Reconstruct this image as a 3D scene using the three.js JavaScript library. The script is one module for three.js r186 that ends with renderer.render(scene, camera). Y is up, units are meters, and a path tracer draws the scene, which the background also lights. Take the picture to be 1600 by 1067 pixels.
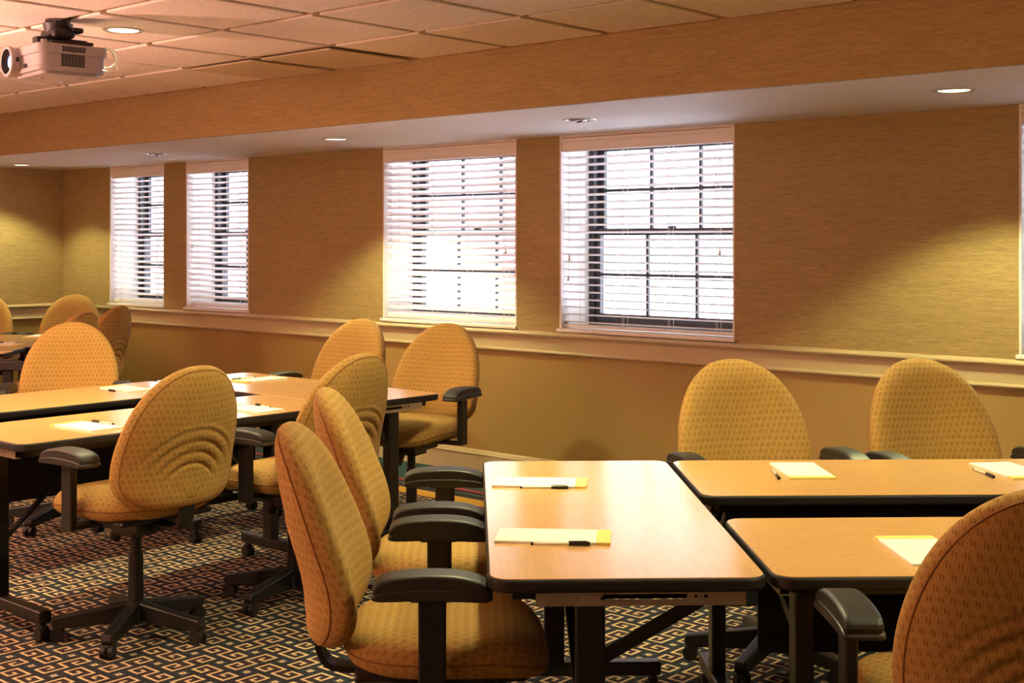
import * as THREE from 'three';
import { RoundedBoxGeometry } from 'three/addons/geometries/RoundedBoxGeometry.js';
import { mergeGeometries, mergeVertices } from 'three/addons/utils/BufferGeometryUtils.js';
import { RectAreaLightUniformsLib } from 'three/addons/lights/RectAreaLightUniformsLib.js';

// ---------------------------------------------------------------- camera, sky, exposure
const scene = new THREE.Scene();
const renderer = new THREE.WebGLRenderer({ antialias: true });
renderer.toneMapping = THREE.LinearToneMapping;
renderer.toneMappingExposure = 1.0;
renderer.shadowMap.enabled = true;
RectAreaLightUniformsLib.init();

const camera = new THREE.PerspectiveCamera(29.18, 1600 / 1067, 0.05, 120);
camera.position.set(0, 1.467, 6.08);
camera.lookAt(-0.66523, 1.467, 6.08 - 0.74664);
camera.setViewOffset(1600, 1067, 0, 156.5, 1600, 1067);   // the photograph is a shifted-lens view: verticals stay vertical

scene.background = new THREE.Color().setRGB(0.84, 0.91, 1.0);   // bright overcast daylight
scene.backgroundIntensity = 4.2;
// unseen high sun, placed behind the building: it lights the pavement outside, which throws daylight up through the windows
const sun = new THREE.DirectionalLight(new THREE.Color().setRGB(0.88, 0.93, 1.10), 74);
sun.position.set(-2, 20, 9); sun.target.position.set(-5, 0, -6); sun.castShadow = true; sun.shadow.mapSize.set(2048, 2048);
Object.assign(sun.shadow.camera, { left: -30, right: 30, top: 30, bottom: -30, near: 1, far: 70 }); scene.add(sun, sun.target);

const LAMP = new THREE.Color().setRGB(1.0, 0.93, 0.50);        // halogen downlights
const BOWL = new THREE.Color().setRGB(1.0, 0.52, 0.40);        // redder light of the unseen floor lamps
const RIM = new THREE.Color().setRGB(1.0, 1.0, 0.46);          // the greener lamps over the windows
const SPOT_MAIN = 16.5, SPOT_SOFFIT = 12;

// ---------------------------------------------------------------- helpers
let seed = 7;
const rnd = () => { seed = (seed + 0x6d2b79f5) | 0; let t = Math.imul(seed ^ (seed >>> 15), 1 | seed); t = (t + Math.imul(t ^ (t >>> 7), 61 | t)) ^ t; return ((t ^ (t >>> 14)) >>> 0) / 4294967296; };
const D2R = Math.PI / 180;
const names = {};
const numbered = (n) => { const k = names[n] = (names[n] ?? -1) + 1; return k ? `${n}_${String(k).padStart(3, '0')}` : n; };
function tag(o, label, category, group) { o.userData.label = label; o.userData.category = category; if (group) o.userData.group = group; return o; }
function thing(name, label, category, pos = [0, 0, 0], turn = 0, group) {
  const o = new THREE.Group(); o.name = numbered(name); o.position.set(...pos); o.rotation.y = turn; scene.add(o);
  return tag(o, label, category, group);
}
function mesh(name, geo, mat, parent = scene) {
  if (Array.isArray(geo)) geo = merge(geo);
  const m = new THREE.Mesh(geo, mat); m.name = parent === scene ? numbered(name) : name;
  m.castShadow = m.receiveShadow = true; parent.add(m); return m;
}
function structure(name) { const o = new THREE.Group(); o.name = name; o.userData.kind = 'structure'; scene.add(o); return o; }
function merge(list) {
  const out = list.map((g) => { const h = g.index ? g.toNonIndexed() : g.clone(); for (const k of Object.keys(h.attributes)) if (!['position', 'normal', 'uv'].includes(k)) h.deleteAttribute(k); if (!h.attributes.uv) h.setAttribute('uv', new THREE.BufferAttribute(new Float32Array(h.attributes.position.count * 2), 2)); h.clearGroups(); return h; });
  return out.length === 1 ? out[0] : mergeGeometries(out);
}
// uv in metres, by the way each face points
function uvMetres(g) {
  if (g.index) g = g.toNonIndexed();
  const p = g.attributes.position, n = g.attributes.normal, uv = new Float32Array(p.count * 2);
  for (let i = 0; i < p.count; i++) {
    const ax = Math.abs(n.getX(i)), ay = Math.abs(n.getY(i)), az = Math.abs(n.getZ(i));
    uv[2 * i] = ax > ay && ax > az ? p.getZ(i) : p.getX(i);
    uv[2 * i + 1] = ay >= ax && ay >= az ? p.getZ(i) : p.getY(i);
  }
  return g.setAttribute('uv', new THREE.BufferAttribute(uv, 2));
}
const boxAt = (x0, x1, y0, y1, z0, z1) => uvMetres(new THREE.BoxGeometry(x1 - x0, y1 - y0, z1 - z0).translate((x0 + x1) / 2, (y0 + y1) / 2, (z0 + z1) / 2));
const bx = (w, h, d, x = 0, y = 0, z = 0) => uvMetres(new THREE.BoxGeometry(w, h, d).translate(x, y, z));
const rbx = (w, h, d, r, x = 0, y = 0, z = 0, s = 2) => new RoundedBoxGeometry(w, h, d, s, r).translate(x, y, z);
const cyl = (r0, r1, h, x = 0, y = 0, z = 0, n = 24, open = false) => new THREE.CylinderGeometry(r1, r0, h, n, 1, open).translate(x, y, z);
function bar(a, b, w, h) {   // a rectangular bar from a to b; h is its upright side
  const A = new THREE.Vector3(...a), B = new THREE.Vector3(...b), d = B.clone().sub(A), g = new RoundedBoxGeometry(w, h, d.length(), 1, Math.min(w, h) * 0.15);
  const z = d.clone().normalize(); let up = new THREE.Vector3(0, 1, 0); if (Math.abs(z.y) > 0.95) up.set(1, 0, 0);
  const x = up.clone().cross(z).normalize(), y = z.clone().cross(x);
  g.applyMatrix4(new THREE.Matrix4().makeBasis(x, y, z).setPosition(A.add(B).multiplyScalar(0.5))); return g;
}
const tube = (pts, r, seg = 24, rad = 6, closed = false) => new THREE.TubeGeometry(new THREE.CatmullRomCurve3(pts.map((p) => new THREE.Vector3(...p)), closed), seg, r, rad, closed);
function roundRect(w, d, r) {
  const s = new THREE.Shape(), x = w / 2, y = d / 2;
  s.moveTo(-x + r, -y); s.lineTo(x - r, -y); s.absarc(x - r, -y + r, r, -Math.PI / 2, 0); s.lineTo(x, y - r); s.absarc(x - r, y - r, r, 0, Math.PI / 2);
  s.lineTo(-x + r, y); s.absarc(-x + r, y - r, r, Math.PI / 2, Math.PI); s.lineTo(-x, -y + r); s.absarc(-x + r, -y + r, r, Math.PI, 1.5 * Math.PI); return s;
}

// ---------------------------------------------------------------- textures
function noise2(per, sd) {   // value noise that repeats every per lattice steps
  const rs = []; let s = sd * 7919 + 13; for (let i = 0; i < per[0] * per[1]; i++) { s = (Math.imul(s, 1664525) + 1013904223) | 0; rs.push(((s >>> 8) & 0xffff) / 65535); }
  return (x, y) => {
    const xi = Math.floor(x), yi = Math.floor(y), fx = x - xi, fy = y - yi, a = fx * fx * (3 - 2 * fx), b = fy * fy * (3 - 2 * fy);
    const at = (i, j) => rs[(((j % per[1]) + per[1]) % per[1]) * per[0] + (((i % per[0]) + per[0]) % per[0])];
    return (at(xi, yi) * (1 - a) + at(xi + 1, yi) * a) * (1 - b) + (at(xi, yi + 1) * (1 - a) + at(xi + 1, yi + 1) * a) * b;
  };
}
function dataTexture(w, h, metres, fn, srgb = true) {
  const d = new Uint8Array(w * h * 4);
  for (let y = 0; y < h; y++) for (let x = 0; x < w; x++) { const c = fn(x / w, y / h); const o = (y * w + x) * 4; d[o] = c[0]; d[o + 1] = c[1]; d[o + 2] = c[2]; d[o + 3] = 255; }
  const t = new THREE.DataTexture(d, w, h); t.wrapS = t.wrapT = THREE.RepeatWrapping; t.magFilter = THREE.LinearFilter; t.minFilter = THREE.LinearMipmapLinearFilter; t.generateMipmaps = true;
  if (srgb) t.colorSpace = THREE.SRGBColorSpace;
  t.repeat.set(1 / metres[0], 1 / metres[1]); t.needsUpdate = true; return t;
}
const clamp8 = (v) => Math.max(0, Math.min(255, v));
const tint = (c, k) => [clamp8(c[0] * k), clamp8(c[1] * k), clamp8(c[2] * k)];

// grasscloth wallpaper: long horizontal fibres
const gA = noise2([18, 330], 1), gB = noise2([48, 512], 2), gC = noise2([6, 60], 3);
const grassTone = (u, v) => 0.84 + 0.14 * gA(u * 18, v * 330) + 0.14 * gB(u * 48, v * 512) + 0.05 * gC(u * 6, v * 60);
const grassTex = dataTexture(1024, 1024, [0.95, 0.95], (u, v) => tint([160, 134, 88], grassTone(u, v)));
const grassBump = dataTexture(1024, 1024, [0.95, 0.95], (u, v) => { const k = clamp8((grassTone(u, v) - 0.8) * 640); return [k, k, k]; }, false);

// upholstery: fine weave with pairs of dark dashes set like bricks
const wv = noise2([64, 64], 5), wv2 = noise2([8, 8], 6);
function dash(u, v) {   // 4 x 4 motifs in a tile
  const row = Math.floor(v * 4), fv = v * 4 - row; let fu = u * 4 + (row % 2) * 0.5; fu -= Math.floor(fu);
  const a = Math.abs(fu - 0.28) < 0.065, b = Math.abs(fu - 0.56) < 0.065;
  return (a && fv > 0.12 && fv < 0.66) || (b && fv > 0.26 && fv < 0.80) ? 1 : 0;
}
const clothTex = dataTexture(512, 512, [0.082, 0.094], (u, v) => {
  const thread = 0.93 + 0.07 * Math.sin(u * Math.PI * 2 * 56) * Math.sin(v * Math.PI * 2 * 64);
  const dot = Math.sin(v * Math.PI * 2 * 44) > -0.35 ? 1 : 0.25;
  const k = thread * (0.92 + 0.14 * wv(u * 64, v * 64)) * (0.97 + 0.06 * wv2(u * 8, v * 8)), d = dash(u, v) * dot;
  return tint([199 - 56 * d, 155 - 62 * d, 80 - 46 * d], k);
});
const clothBump = dataTexture(256, 256, [0.024, 0.024], (u, v) => { const k = 128 + 100 * Math.sin(u * Math.PI * 2 * 14) * Math.sin(v * Math.PI * 2 * 14); return [k, k, k]; }, false);

// carpet: interlocking double-spiral frets and little squares on a 152 mm lattice
function carpetTexture() {
  const N = 1024, c = document.createElement('canvas'); c.width = c.height = N; const g = c.getContext('2d'), S = N / 0.304;
  g.fillStyle = '#05080f'; g.fillRect(0, 0, N, N);
  const path = [[-0.060, 0], [-0.036, 0], [-0.036, -0.029], [-0.086, -0.029], [-0.086, 0.029], [0, 0.029], [0, -0.029], [0.086, -0.029], [0.086, 0.029], [0.036, 0.029], [0.036, 0], [0.060, 0]];
  const each = (f) => { for (let i = -1; i <= 2; i++) for (let j = -1; j <= 2; j++) { g.save(); g.translate((i + 0.5) * 0.152 * S, (j + 0.5) * 0.152 * S); f(((i + j) % 2 + 2) % 2); g.restore(); } };
  each((odd) => {   // dark red ground inside each fret, blue-black rim
    if (odd) { g.rotate(Math.PI / 2); g.scale(1, -1); }
    g.lineWidth = 0.024 * S; g.strokeStyle = '#0b1526'; g.beginPath(); path.forEach(([x, y], k) => (k ? g.lineTo(x * S, y * S) : g.moveTo(x * S, y * S))); g.stroke();
    g.fillStyle = '#220a10'; g.fillRect(-0.082 * S, -0.024 * S, 0.078 * S, 0.048 * S); g.fillRect(0.004 * S, -0.024 * S, 0.078 * S, 0.048 * S);
  });
  each((odd) => {
    if (odd) { g.rotate(Math.PI / 2); g.scale(1, -1); }
    g.lineWidth = 0.0094 * S; g.strokeStyle = '#dcc195'; g.lineJoin = 'miter'; g.lineCap = 'butt';
    g.beginPath(); path.forEach(([x, y], k) => (k ? g.lineTo(x * S, y * S) : g.moveTo(x * S, y * S))); g.stroke();
    g.lineWidth = 0.0022 * S; g.strokeStyle = '#9a7038'; g.stroke();
  });
  for (let i = 0; i <= 2; i++) for (let j = 0; j <= 2; j++) {
    const x = i * 0.152 * S, y = j * 0.152 * S;
    g.fillStyle = '#1f3342'; g.fillRect(x - 0.019 * S, y - 0.019 * S, 0.038 * S, 0.038 * S);
    g.fillStyle = '#d2b184'; g.fillRect(x - 0.0105 * S, y - 0.0105 * S, 0.021 * S, 0.021 * S);
    g.fillStyle = '#4a2a22'; g.fillRect(x - 0.004 * S, y - 0.004 * S, 0.008 * S, 0.008 * S);
  }
  const im = g.getImageData(0, 0, N, N), pile = noise2([256, 256], 9);
  for (let y = 0; y < N; y++) for (let x = 0; x < N; x++) { const k = 0.78 + 0.44 * pile(x / 4, y / 4), o = (y * N + x) * 4; for (let q = 0; q < 3; q++) im.data[o + q] = clamp8(im.data[o + q] * k); }
  g.putImageData(im, 0, 0);
  const t = new THREE.CanvasTexture(c); t.colorSpace = THREE.SRGBColorSpace; t.wrapS = t.wrapT = THREE.RepeatWrapping; t.repeat.set(1 / 0.304, 1 / 0.304);
  t.offset.set(0.0, 0.0); return t;
}
const pileN = noise2([128, 128], 11);
const pileBump = dataTexture(256, 256, [0.3, 0.3], (u, v) => { const k = 255 * pileN(u * 128, v * 128); return [k, k, k]; }, false);
const tealN = noise2([24, 90], 12), tealM = noise2([90, 200], 13);
const tealTex = dataTexture(512, 512, [0.6, 0.6], (u, v) => tint([30, 62, 66], 0.55 + 0.5 * tealN(u * 24, v * 90) + 0.35 * tealM(u * 90, v * 200)));
const goldTex = dataTexture(256, 256, [0.3, 0.3], (u, v) => tint([198, 142, 44], 0.82 + 0.36 * pileN(u * 128, v * 128)));

// laminate: pale maple with a faint mottle
const lA = noise2([8, 90], 15), lB = noise2([120, 120], 16), lC = noise2([5, 5], 17);
const laminateTex = dataTexture(1024, 1024, [0.8, 0.8], (u, v) => tint([222, 171, 110], 0.955 + 0.035 * lA(u * 8, v * 90) + 0.04 * lB(u * 120, v * 120) + 0.02 * lC(u * 5, v * 5)));
// mineral-fibre ceiling tile
const cA = noise2([200, 200], 18), cB = noise2([60, 60], 19);
const tileTex = dataTexture(512, 512, [0.61, 0.61], (u, v) => { const p = cA(u * 200, v * 200), k = 0.9 + 0.08 * cB(u * 60, v * 60) + 0.05 * p - (p > 0.9 ? 0.16 : 0); return tint([244, 232, 220], k); });
const tileBump = dataTexture(512, 512, [0.61, 0.61], (u, v) => { const p = cA(u * 200, v * 200) * 150 + cB(u * 60, v * 60) * 100; return [p, p, p]; }, false);
const paintN = noise2([160, 160], 21);
const paintBump = dataTexture(512, 512, [0.5, 0.5], (u, v) => { const k = 255 * paintN(u * 160, v * 160); return [k, k, k]; }, false);

// ---------------------------------------------------------------- materials
const std = (o) => new THREE.MeshStandardMaterial(o), phys = (o) => new THREE.MeshPhysicalMaterial(o);
const M = {
  grass: std({ map: grassTex, bumpMap: grassBump, bumpScale: 0.0012, roughness: 0.75 }),
  paint: std({ color: '#a4834c', bumpMap: paintBump, bumpScale: 0.0004, roughness: 0.5 }),
  trim: std({ color: '#c3ae88', roughness: 0.38 }),
  white: std({ color: '#ece6e2', bumpMap: paintBump, bumpScale: 0.0003, roughness: 0.7 }),
  tile: std({ map: tileTex, bumpMap: tileBump, bumpScale: 0.0008, roughness: 0.95 }),
  grid: std({ color: '#a98558', roughness: 0.5 }),
  airPanel: std({ color: '#c5b199', roughness: 0.6 }),
  carpet: std({ map: carpetTexture(), bumpMap: pileBump, bumpScale: 0.002, roughness: 1 }),
  teal: std({ map: tealTex, bumpMap: pileBump, bumpScale: 0.002, roughness: 1 }),
  gold: std({ map: goldTex, bumpMap: pileBump, bumpScale: 0.002, roughness: 1 }),
  red: std({ color: '#9c2730', bumpMap: pileBump, bumpScale: 0.002, roughness: 1 }),
  maroon: std({ color: '#571620', bumpMap: pileBump, bumpScale: 0.002, roughness: 1 }),
  darkPile: std({ color: '#12191b', bumpMap: pileBump, bumpScale: 0.002, roughness: 1 }),
  greyPile: std({ color: '#4d5a58', bumpMap: pileBump, bumpScale: 0.002, roughness: 1 }),
  cloth: std({ map: clothTex, bumpMap: clothBump, bumpScale: 0.0006, roughness: 0.95 }),
  piping: std({ color: '#8f6030', roughness: 0.9 }),
  plastic: std({ color: '#100f0e', roughness: 0.42 }),
  armPad: std({ color: '#221f1b', roughness: 0.48 }),
  steelBlack: std({ color: '#0c0b0c', roughness: 0.35 }),
  rubber: std({ color: '#0d0c0c', roughness: 0.5 }),
  chromeDark: std({ color: '#6a6660', roughness: 0.3, metalness: 1 }),
  steel: std({ color: '#c9bfb8', roughness: 0.32, metalness: 0.9 }),
  laminate: phys({ map: laminateTex, roughness: 0.22, specularIntensity: 1.0, clearcoat: 0.45, clearcoatRoughness: 0.16 }),
  edge: std({ color: '#130a08', roughness: 0.6 }),
  modesty: std({ color: '#0c0c0d', roughness: 0.85 }),
  paper: std({ color: '#f6f0dc', roughness: 0.8 }),
  paperBand: std({ color: '#edcf74', roughness: 0.8 }),
  penWhite: std({ color: '#e8d8c0', roughness: 0.35 }),
  penBlack: std({ color: '#1c1210', roughness: 0.3 }),
  bronze: std({ color: '#2c2a30', roughness: 0.45 }),
  jamb: std({ color: '#eee6df', roughness: 0.55 }),
  blind: std({ color: '#f0e8e3', roughness: 0.42 }),
  slat: phys({ color: '#f7f3f1', roughness: 0.85, transmission: 0.12, thickness: 0 }),
  cord: std({ color: '#e9e4dc', roughness: 0.8 }),
  glass: phys({ color: '#ffffff', roughness: 0, transmission: 1, thickness: 0, ior: 1.45 }),
  outside: std({ color: '#cccbd2', roughness: 0.9 }),
  lens: std({ color: '#ffffff', emissive: new THREE.Color().setRGB(1, 0.86, 0.62), emissiveIntensity: 5, roughness: 0.5 }),
  ringMetal: std({ color: '#d8cbb4', roughness: 0.3, metalness: 0.6 }),
  reflector: std({ color: '#c9c3bb', roughness: 0.12, metalness: 1 }),
  bulbOff: std({ color: '#e9e3d8', roughness: 0.25 }),
  projBody: std({ color: '#a39b9f', roughness: 0.45 }),
  projSide: std({ color: '#a39b9f', roughness: 0.6 }),
  projDark: std({ color: '#1c1517', roughness: 0.5 }),
  projLens: std({ color: '#1a2050', emissive: new THREE.Color().setRGB(0.45, 0.55, 1.0), emissiveIntensity: 4, roughness: 0.1 }),
  whiteCable: std({ color: '#efe9e0', roughness: 0.5 }),
  frosted: std({ color: '#fff3df', emissive: new THREE.Color().setRGB(1, 0.7, 0.4), emissiveIntensity: 2.5, roughness: 0.6 }),
};

// ---------------------------------------------------------------- room shell
const XL = -10.78, XR = 3.4, ZB = 8.8, HS = 2.10, HC = 2.40, ZS = 1.375, WT = 0.40;   // window wall is z = 0
const OPEN0 = 0.945;                                  // top of the window stools
const WINS = [[-10.02, -9.205], [-8.90, -8.085], [-6.595, -5.38], [-5.035, -3.81], [-2.282, -1.06]];

const floor = structure('floor');
mesh('carpet_field', boxAt(XL, XR, -0.10, 0, 0.80, ZB), M.carpet, floor);
for (const [n, m, a, b] of [['carpet_border', M.teal, 0, 0.46], ['red_stripe', M.red, 0.46, 0.50], ['black_stripe', M.darkPile, 0.50, 0.555], ['grey_stripe', M.greyPile, 0.555, 0.575], ['black_stripe', M.darkPile, 0.575, 0.65], ['gold_stripe', M.gold, 0.65, 0.775], ['maroon_stripe', M.maroon, 0.775, 0.80]])
  mesh(n, boxAt(XL, XR, -0.10, 0, a, b), m, floor);

const wallW = structure('wall_window');
{
  const up = [], xs = [XL - 0.3, ...WINS.flat(), XR + 0.3];
  for (let i = 0; i < xs.length; i += 2) up.push(boxAt(xs[i], xs[i + 1], 0.90, HC + 0.3, -WT, 0));
  for (const [a, b] of WINS) { up.push(boxAt(a, b, HS, HC + 0.3, -WT, 0)); up.push(boxAt(a, b, 0.90, OPEN0 - 0.022, -WT, 0)); }
  mesh('wallpaper', up, M.grass, wallW);
  mesh('wainscot', boxAt(XL - 0.3, XR + 0.3, -0.1, 0.90, -WT, 0), M.paint, wallW);
}
const wallL = structure('wall_left');
mesh('wallpaper', boxAt(XL - 0.3, XL, 0.90, HC + 0.3, 0, ZB + 0.3), M.grass, wallL);
mesh('wainscot', boxAt(XL - 0.3, XL, -0.1, 0.90, 0, ZB + 0.3), M.paint, wallL);
const wallR = structure('wall_right');
mesh('wallpaper', boxAt(XR, XR + 0.3, 0.90, HC + 0.3, 0, ZB + 0.3), M.grass, wallR);
mesh('wainscot', boxAt(XR, XR + 0.3, -0.1, 0.90, 0, ZB + 0.3), M.paint, wallR);
const wallB = structure('wall_back');
mesh('wallpaper', boxAt(XL, XR, 0.90, HC + 0.3, ZB, ZB + 0.3), M.grass, wallB);
mesh('wainscot', boxAt(XL, XR, -0.1, 0.90, ZB, ZB + 0.3), M.paint, wallB);

// lowered bulkhead over the windows: papered face, painted underside
const bulk = structure('wall_bulkhead');
mesh('bulkhead_face', boxAt(XL, XR, HS, HC + 0.25, ZS - 0.03, ZS), M.grass, bulk);
mesh('bulkhead_underside', boxAt(XL, XR, HS + 0.0005, HS + 0.03, 0, ZS - 0.03), M.white, bulk);

// suspended ceiling: every tile is a piece of its own, sitting a little proud of the grid
const ceiling = structure('ceiling');
{
  const P = 0.6096, X0 = -4.81, Z0 = 1.385;
  mesh('ceiling_slab', boxAt(XL, XR, HC + 0.10, HC + 0.30, ZS, ZB), M.white, ceiling);
  for (let i = -10; i <= 14; i++) { const x = X0 + i * P; if (x > XL && x < XR) mesh('grid_rail', boxAt(x - 0.012, x + 0.012, HC + 0.004, HC + 0.03, ZS, ZB), M.grid, ceiling); }
  for (let j = 0; j <= 12; j++) { const z = Z0 + j * P; mesh('grid_rail', boxAt(XL, XR, HC + 0.005, HC + 0.029, z - 0.012, Math.min(z + 0.012, ZB)), M.grid, ceiling); }
  mesh('wall_angle', boxAt(XL, XR, HC - 0.001, HC + 0.03, ZS, ZS + 0.022), M.grid, ceiling);
  const s = roundRect(P - 0.050, P - 0.050, 0.003);
  const tile = uvMetres(new THREE.ExtrudeGeometry(s, { depth: 0.016, bevelEnabled: true, bevelThickness: 0.004, bevelSize: 0.004, bevelSegments: 1, curveSegments: 1 }).rotateX(Math.PI / 2));
  for (let i = -10; i < 14; i++) for (let j = 0; j < 13; j++) {
    const x = X0 + (i + 0.5) * P, z = Z0 + (j + 0.5) * P;
    if (x - P / 2 < XL - 0.05 || x + P / 2 > XR + 0.05 || z + P / 2 > ZB + 0.05) continue;
    if (j === 0 && (i === -1 || i === -2)) continue;                       // the air panels hang here
    const t = mesh('ceiling_tile', tile, M.tile, ceiling); t.position.set(x, HC + 0.017 + (rnd() - 0.5) * 0.003, z);
    t.rotation.y = Math.floor(rnd() * 4) * Math.PI / 2;
  }
  // added unseen sheet, placed so that no light leaks over the outermost tiles
  mesh('light_block_sheet', [boxAt(XL, XR, HC + 0.03, HC + 0.06, ZS, ZB)], M.white, ceiling);
  // two flat return-air panels next to the bulkhead
  for (const i of [-1, -2]) {
    const x = X0 + (i + 0.5) * P, z = Z0 + 0.5 * P;
    const t = thing('air_panel', i === -1 ? 'flat taupe return air panel in the ceiling beside the bulkhead, with a row of perforations' : 'flat taupe return air panel in the ceiling with a plain dark rim', 'air vent', [x, HC, z], 0, 'ceiling air panels');
    mesh('plate', new THREE.ExtrudeGeometry(roundRect(P - 0.075, P - 0.075, 0.01), { depth: 0.006, bevelEnabled: true, bevelThickness: 0.002, bevelSize: 0.003, bevelSegments: 1 }).rotateX(Math.PI / 2).translate(0, -0.004, 0), M.airPanel, t);
    mesh('throat', [bx(P - 0.03, 0.02, 0.012, 0, 0.012, P / 2 - 0.02), bx(P - 0.03, 0.02, 0.012, 0, 0.012, -P / 2 + 0.02), bx(0.012, 0.02, P - 0.06, P / 2 - 0.02, 0.012, 0), bx(0.012, 0.02, P - 0.06, -P / 2 + 0.02, 0.012, 0), bx(P - 0.06, 0.004, P - 0.06, 0, 0.022, 0)], M.airPanel, t);
    if (i === -1) { const holes = []; for (let k = 0; k < 22; k++) holes.push(cyl(0.005, 0.005, 0.002, -0.25, -0.0125, -0.2 + k * 0.019, 8)); mesh('perforations', holes, M.projDark, t); }
  }
}

{ const unseen_roof = structure('unseen_roof'); mesh('sun_block_slab', boxAt(XL - 0.5, XR + 0.5, HC + 0.31, HC + 0.45, -WT - 0.3, ZB + 0.5), M.outside, unseen_roof); }  // added slab out of view, keeps the sun from leaking into the room

// chair rail, baseboards
function trimRun(name, prof, from, to, wall, mat) {   // prof: [out, height] points
  const s = new THREE.Shape(); prof.forEach(([o, y], k) => (k ? s.lineTo(o, y) : s.moveTo(o, y))); s.closePath();
  const g = new THREE.ExtrudeGeometry(s, { depth: to - from, bevelEnabled: false });
  if (wall === 'window') g.rotateY(Math.PI / 2).scale(1, 1, -1).translate(from, 0, 0).applyMatrix4(new THREE.Matrix4());
  else g.translate(XL, 0, from);
  if (wall === 'window') { const ix = g.attributes.position; for (let i = 0; i < ix.count; i += 3) { for (const a of [g.attributes.position, g.attributes.normal, g.attributes.uv]) { const n = a.itemSize; for (let q = 0; q < n; q++) { const t = a.array[i * n + n + q]; a.array[i * n + n + q] = a.array[i * n + 2 * n + q]; a.array[i * n + 2 * n + q] = t; } } } g.computeVertexNormals(); }
  const m = mesh(name, g, mat); m.name = name; m.userData.kind = 'structure'; return m;
}
const railProf = [[0, 0.785], [0.022, 0.787], [0.026, 0.795], [0.022, 0.803], [0.014, 0.807], [0.014, 0.877], [0.020, 0.880], [0.024, 0.888], [0.036, 0.892], [0.042, 0.899], [0.042, 0.907], [0.036, 0.911], [0.028, 0.918], [0, 0.920]];
const baseProf = [[0, 0], [0.016, 0], [0.016, 0.112], [0.020, 0.116], [0.020, 0.121], [0.013, 0.126], [0.013, 0.131], [0.009, 0.136], [0.006, 0.143], [0, 0.145]];
trimRun('trim_1', railProf, XL, XR, 'window', M.trim);
trimRun('trim_2', railProf, 0.042, ZB, 'left', M.trim);
trimRun('baseboard_window', baseProf, XL, XR, 'window', M.trim);
trimRun('baseboard_left', baseProf, 0.02, ZB, 'left', M.trim);

// ---------------------------------------------------------------- windows and blinds
WINS.forEach(([x0, x1], wi) => {
  const w = structure(`window_${wi + 1}`), W = x1 - x0, cols = W > 1 ? 3 : 2, y0 = OPEN0, y1 = HS, LN = 0.012;
  mesh('jamb', boxAt(x0, x0 + LN, y0, y1, -WT, -0.001), M.jamb, w);
  mesh('jamb', boxAt(x1 - LN, x1, y0, y1, -WT, -0.001), M.jamb, w);
  mesh('head_lining', boxAt(x0 + LN, x1 - LN, y1 - LN, y1, -WT, -0.001), M.jamb, w);
  mesh('stool', rbx(W + 0.02, 0.022, 0.30, 0.006, (x0 + x1) / 2, y0 - 0.011, -0.128), M.jamb, w);
  mesh('outer_sill', boxAt(x0, x1, y0 - 0.022, y0, -WT, -0.279), M.bronze, w);
  const a = x0 + LN, b = x1 - LN, t = y1 - LN, mid = 1.515, F = 0.04, zf0 = -0.37, zf1 = -0.27;
  mesh('window_frame', [boxAt(a, a + F, y0, t, zf0, zf1), boxAt(b - F, b, y0, t, zf0, zf1), boxAt(a + F, b - F, t - F, t, zf0, zf1), boxAt(a + F, b - F, y0, y0 + 0.03, zf0, zf1)], M.bronze, w);
  const sash = (name, ya, yb, z) => {
    const sa = a + F, sb = b - F, S = 0.036, top = name === 'upper_sash' ? 0.03 : 0.042, bot = name === 'upper_sash' ? 0.036 : 0.05;
    const s = mesh(name, [boxAt(sa, sa + S, ya, yb, z - 0.03, z), boxAt(sb - S, sb, ya, yb, z - 0.03, z), boxAt(sa + S, sb - S, yb - top, yb, z - 0.03, z), boxAt(sa + S, sb - S, ya, ya + bot, z - 0.03, z)], M.bronze, w);
    const ga = sa + S, gb = sb - S, ha = ya + bot, hb = yb - top, mw = 0.009, gx = (gb - ga) / cols, gy = (hb - ha) / 2;
    for (let i = 1; i < cols; i++) mesh('muntin', boxAt(ga + i * gx - mw, ga + i * gx + mw, ha, hb, z - 0.024, z - 0.004), M.bronze, s);
    mesh('muntin', boxAt(ga, gb, ha + gy - mw, ha + gy + mw, z - 0.022, z - 0.005), M.bronze, s);
    for (let i = 0; i < cols; i++) for (let j = 0; j < 2; j++)
      mesh('pane', uvMetres(new THREE.PlaneGeometry(gx - 2 * mw * 0.9, gy - 2 * mw * 0.9).translate(ga + (i + 0.5) * gx, ha + (j + 0.5) * gy, z - 0.014)), M.glass, s);
    return s;
  };
  sash('upper_sash', mid - 0.012, t - F, -0.325);
  const lo = sash('lower_sash', y0 + 0.03, mid + 0.03, -0.285);
  mesh('sash_lock', rbx(0.05, 0.014, 0.024, 0.004, (a + b) / 2, mid + 0.036, -0.297), M.bronze, lo);
});

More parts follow.
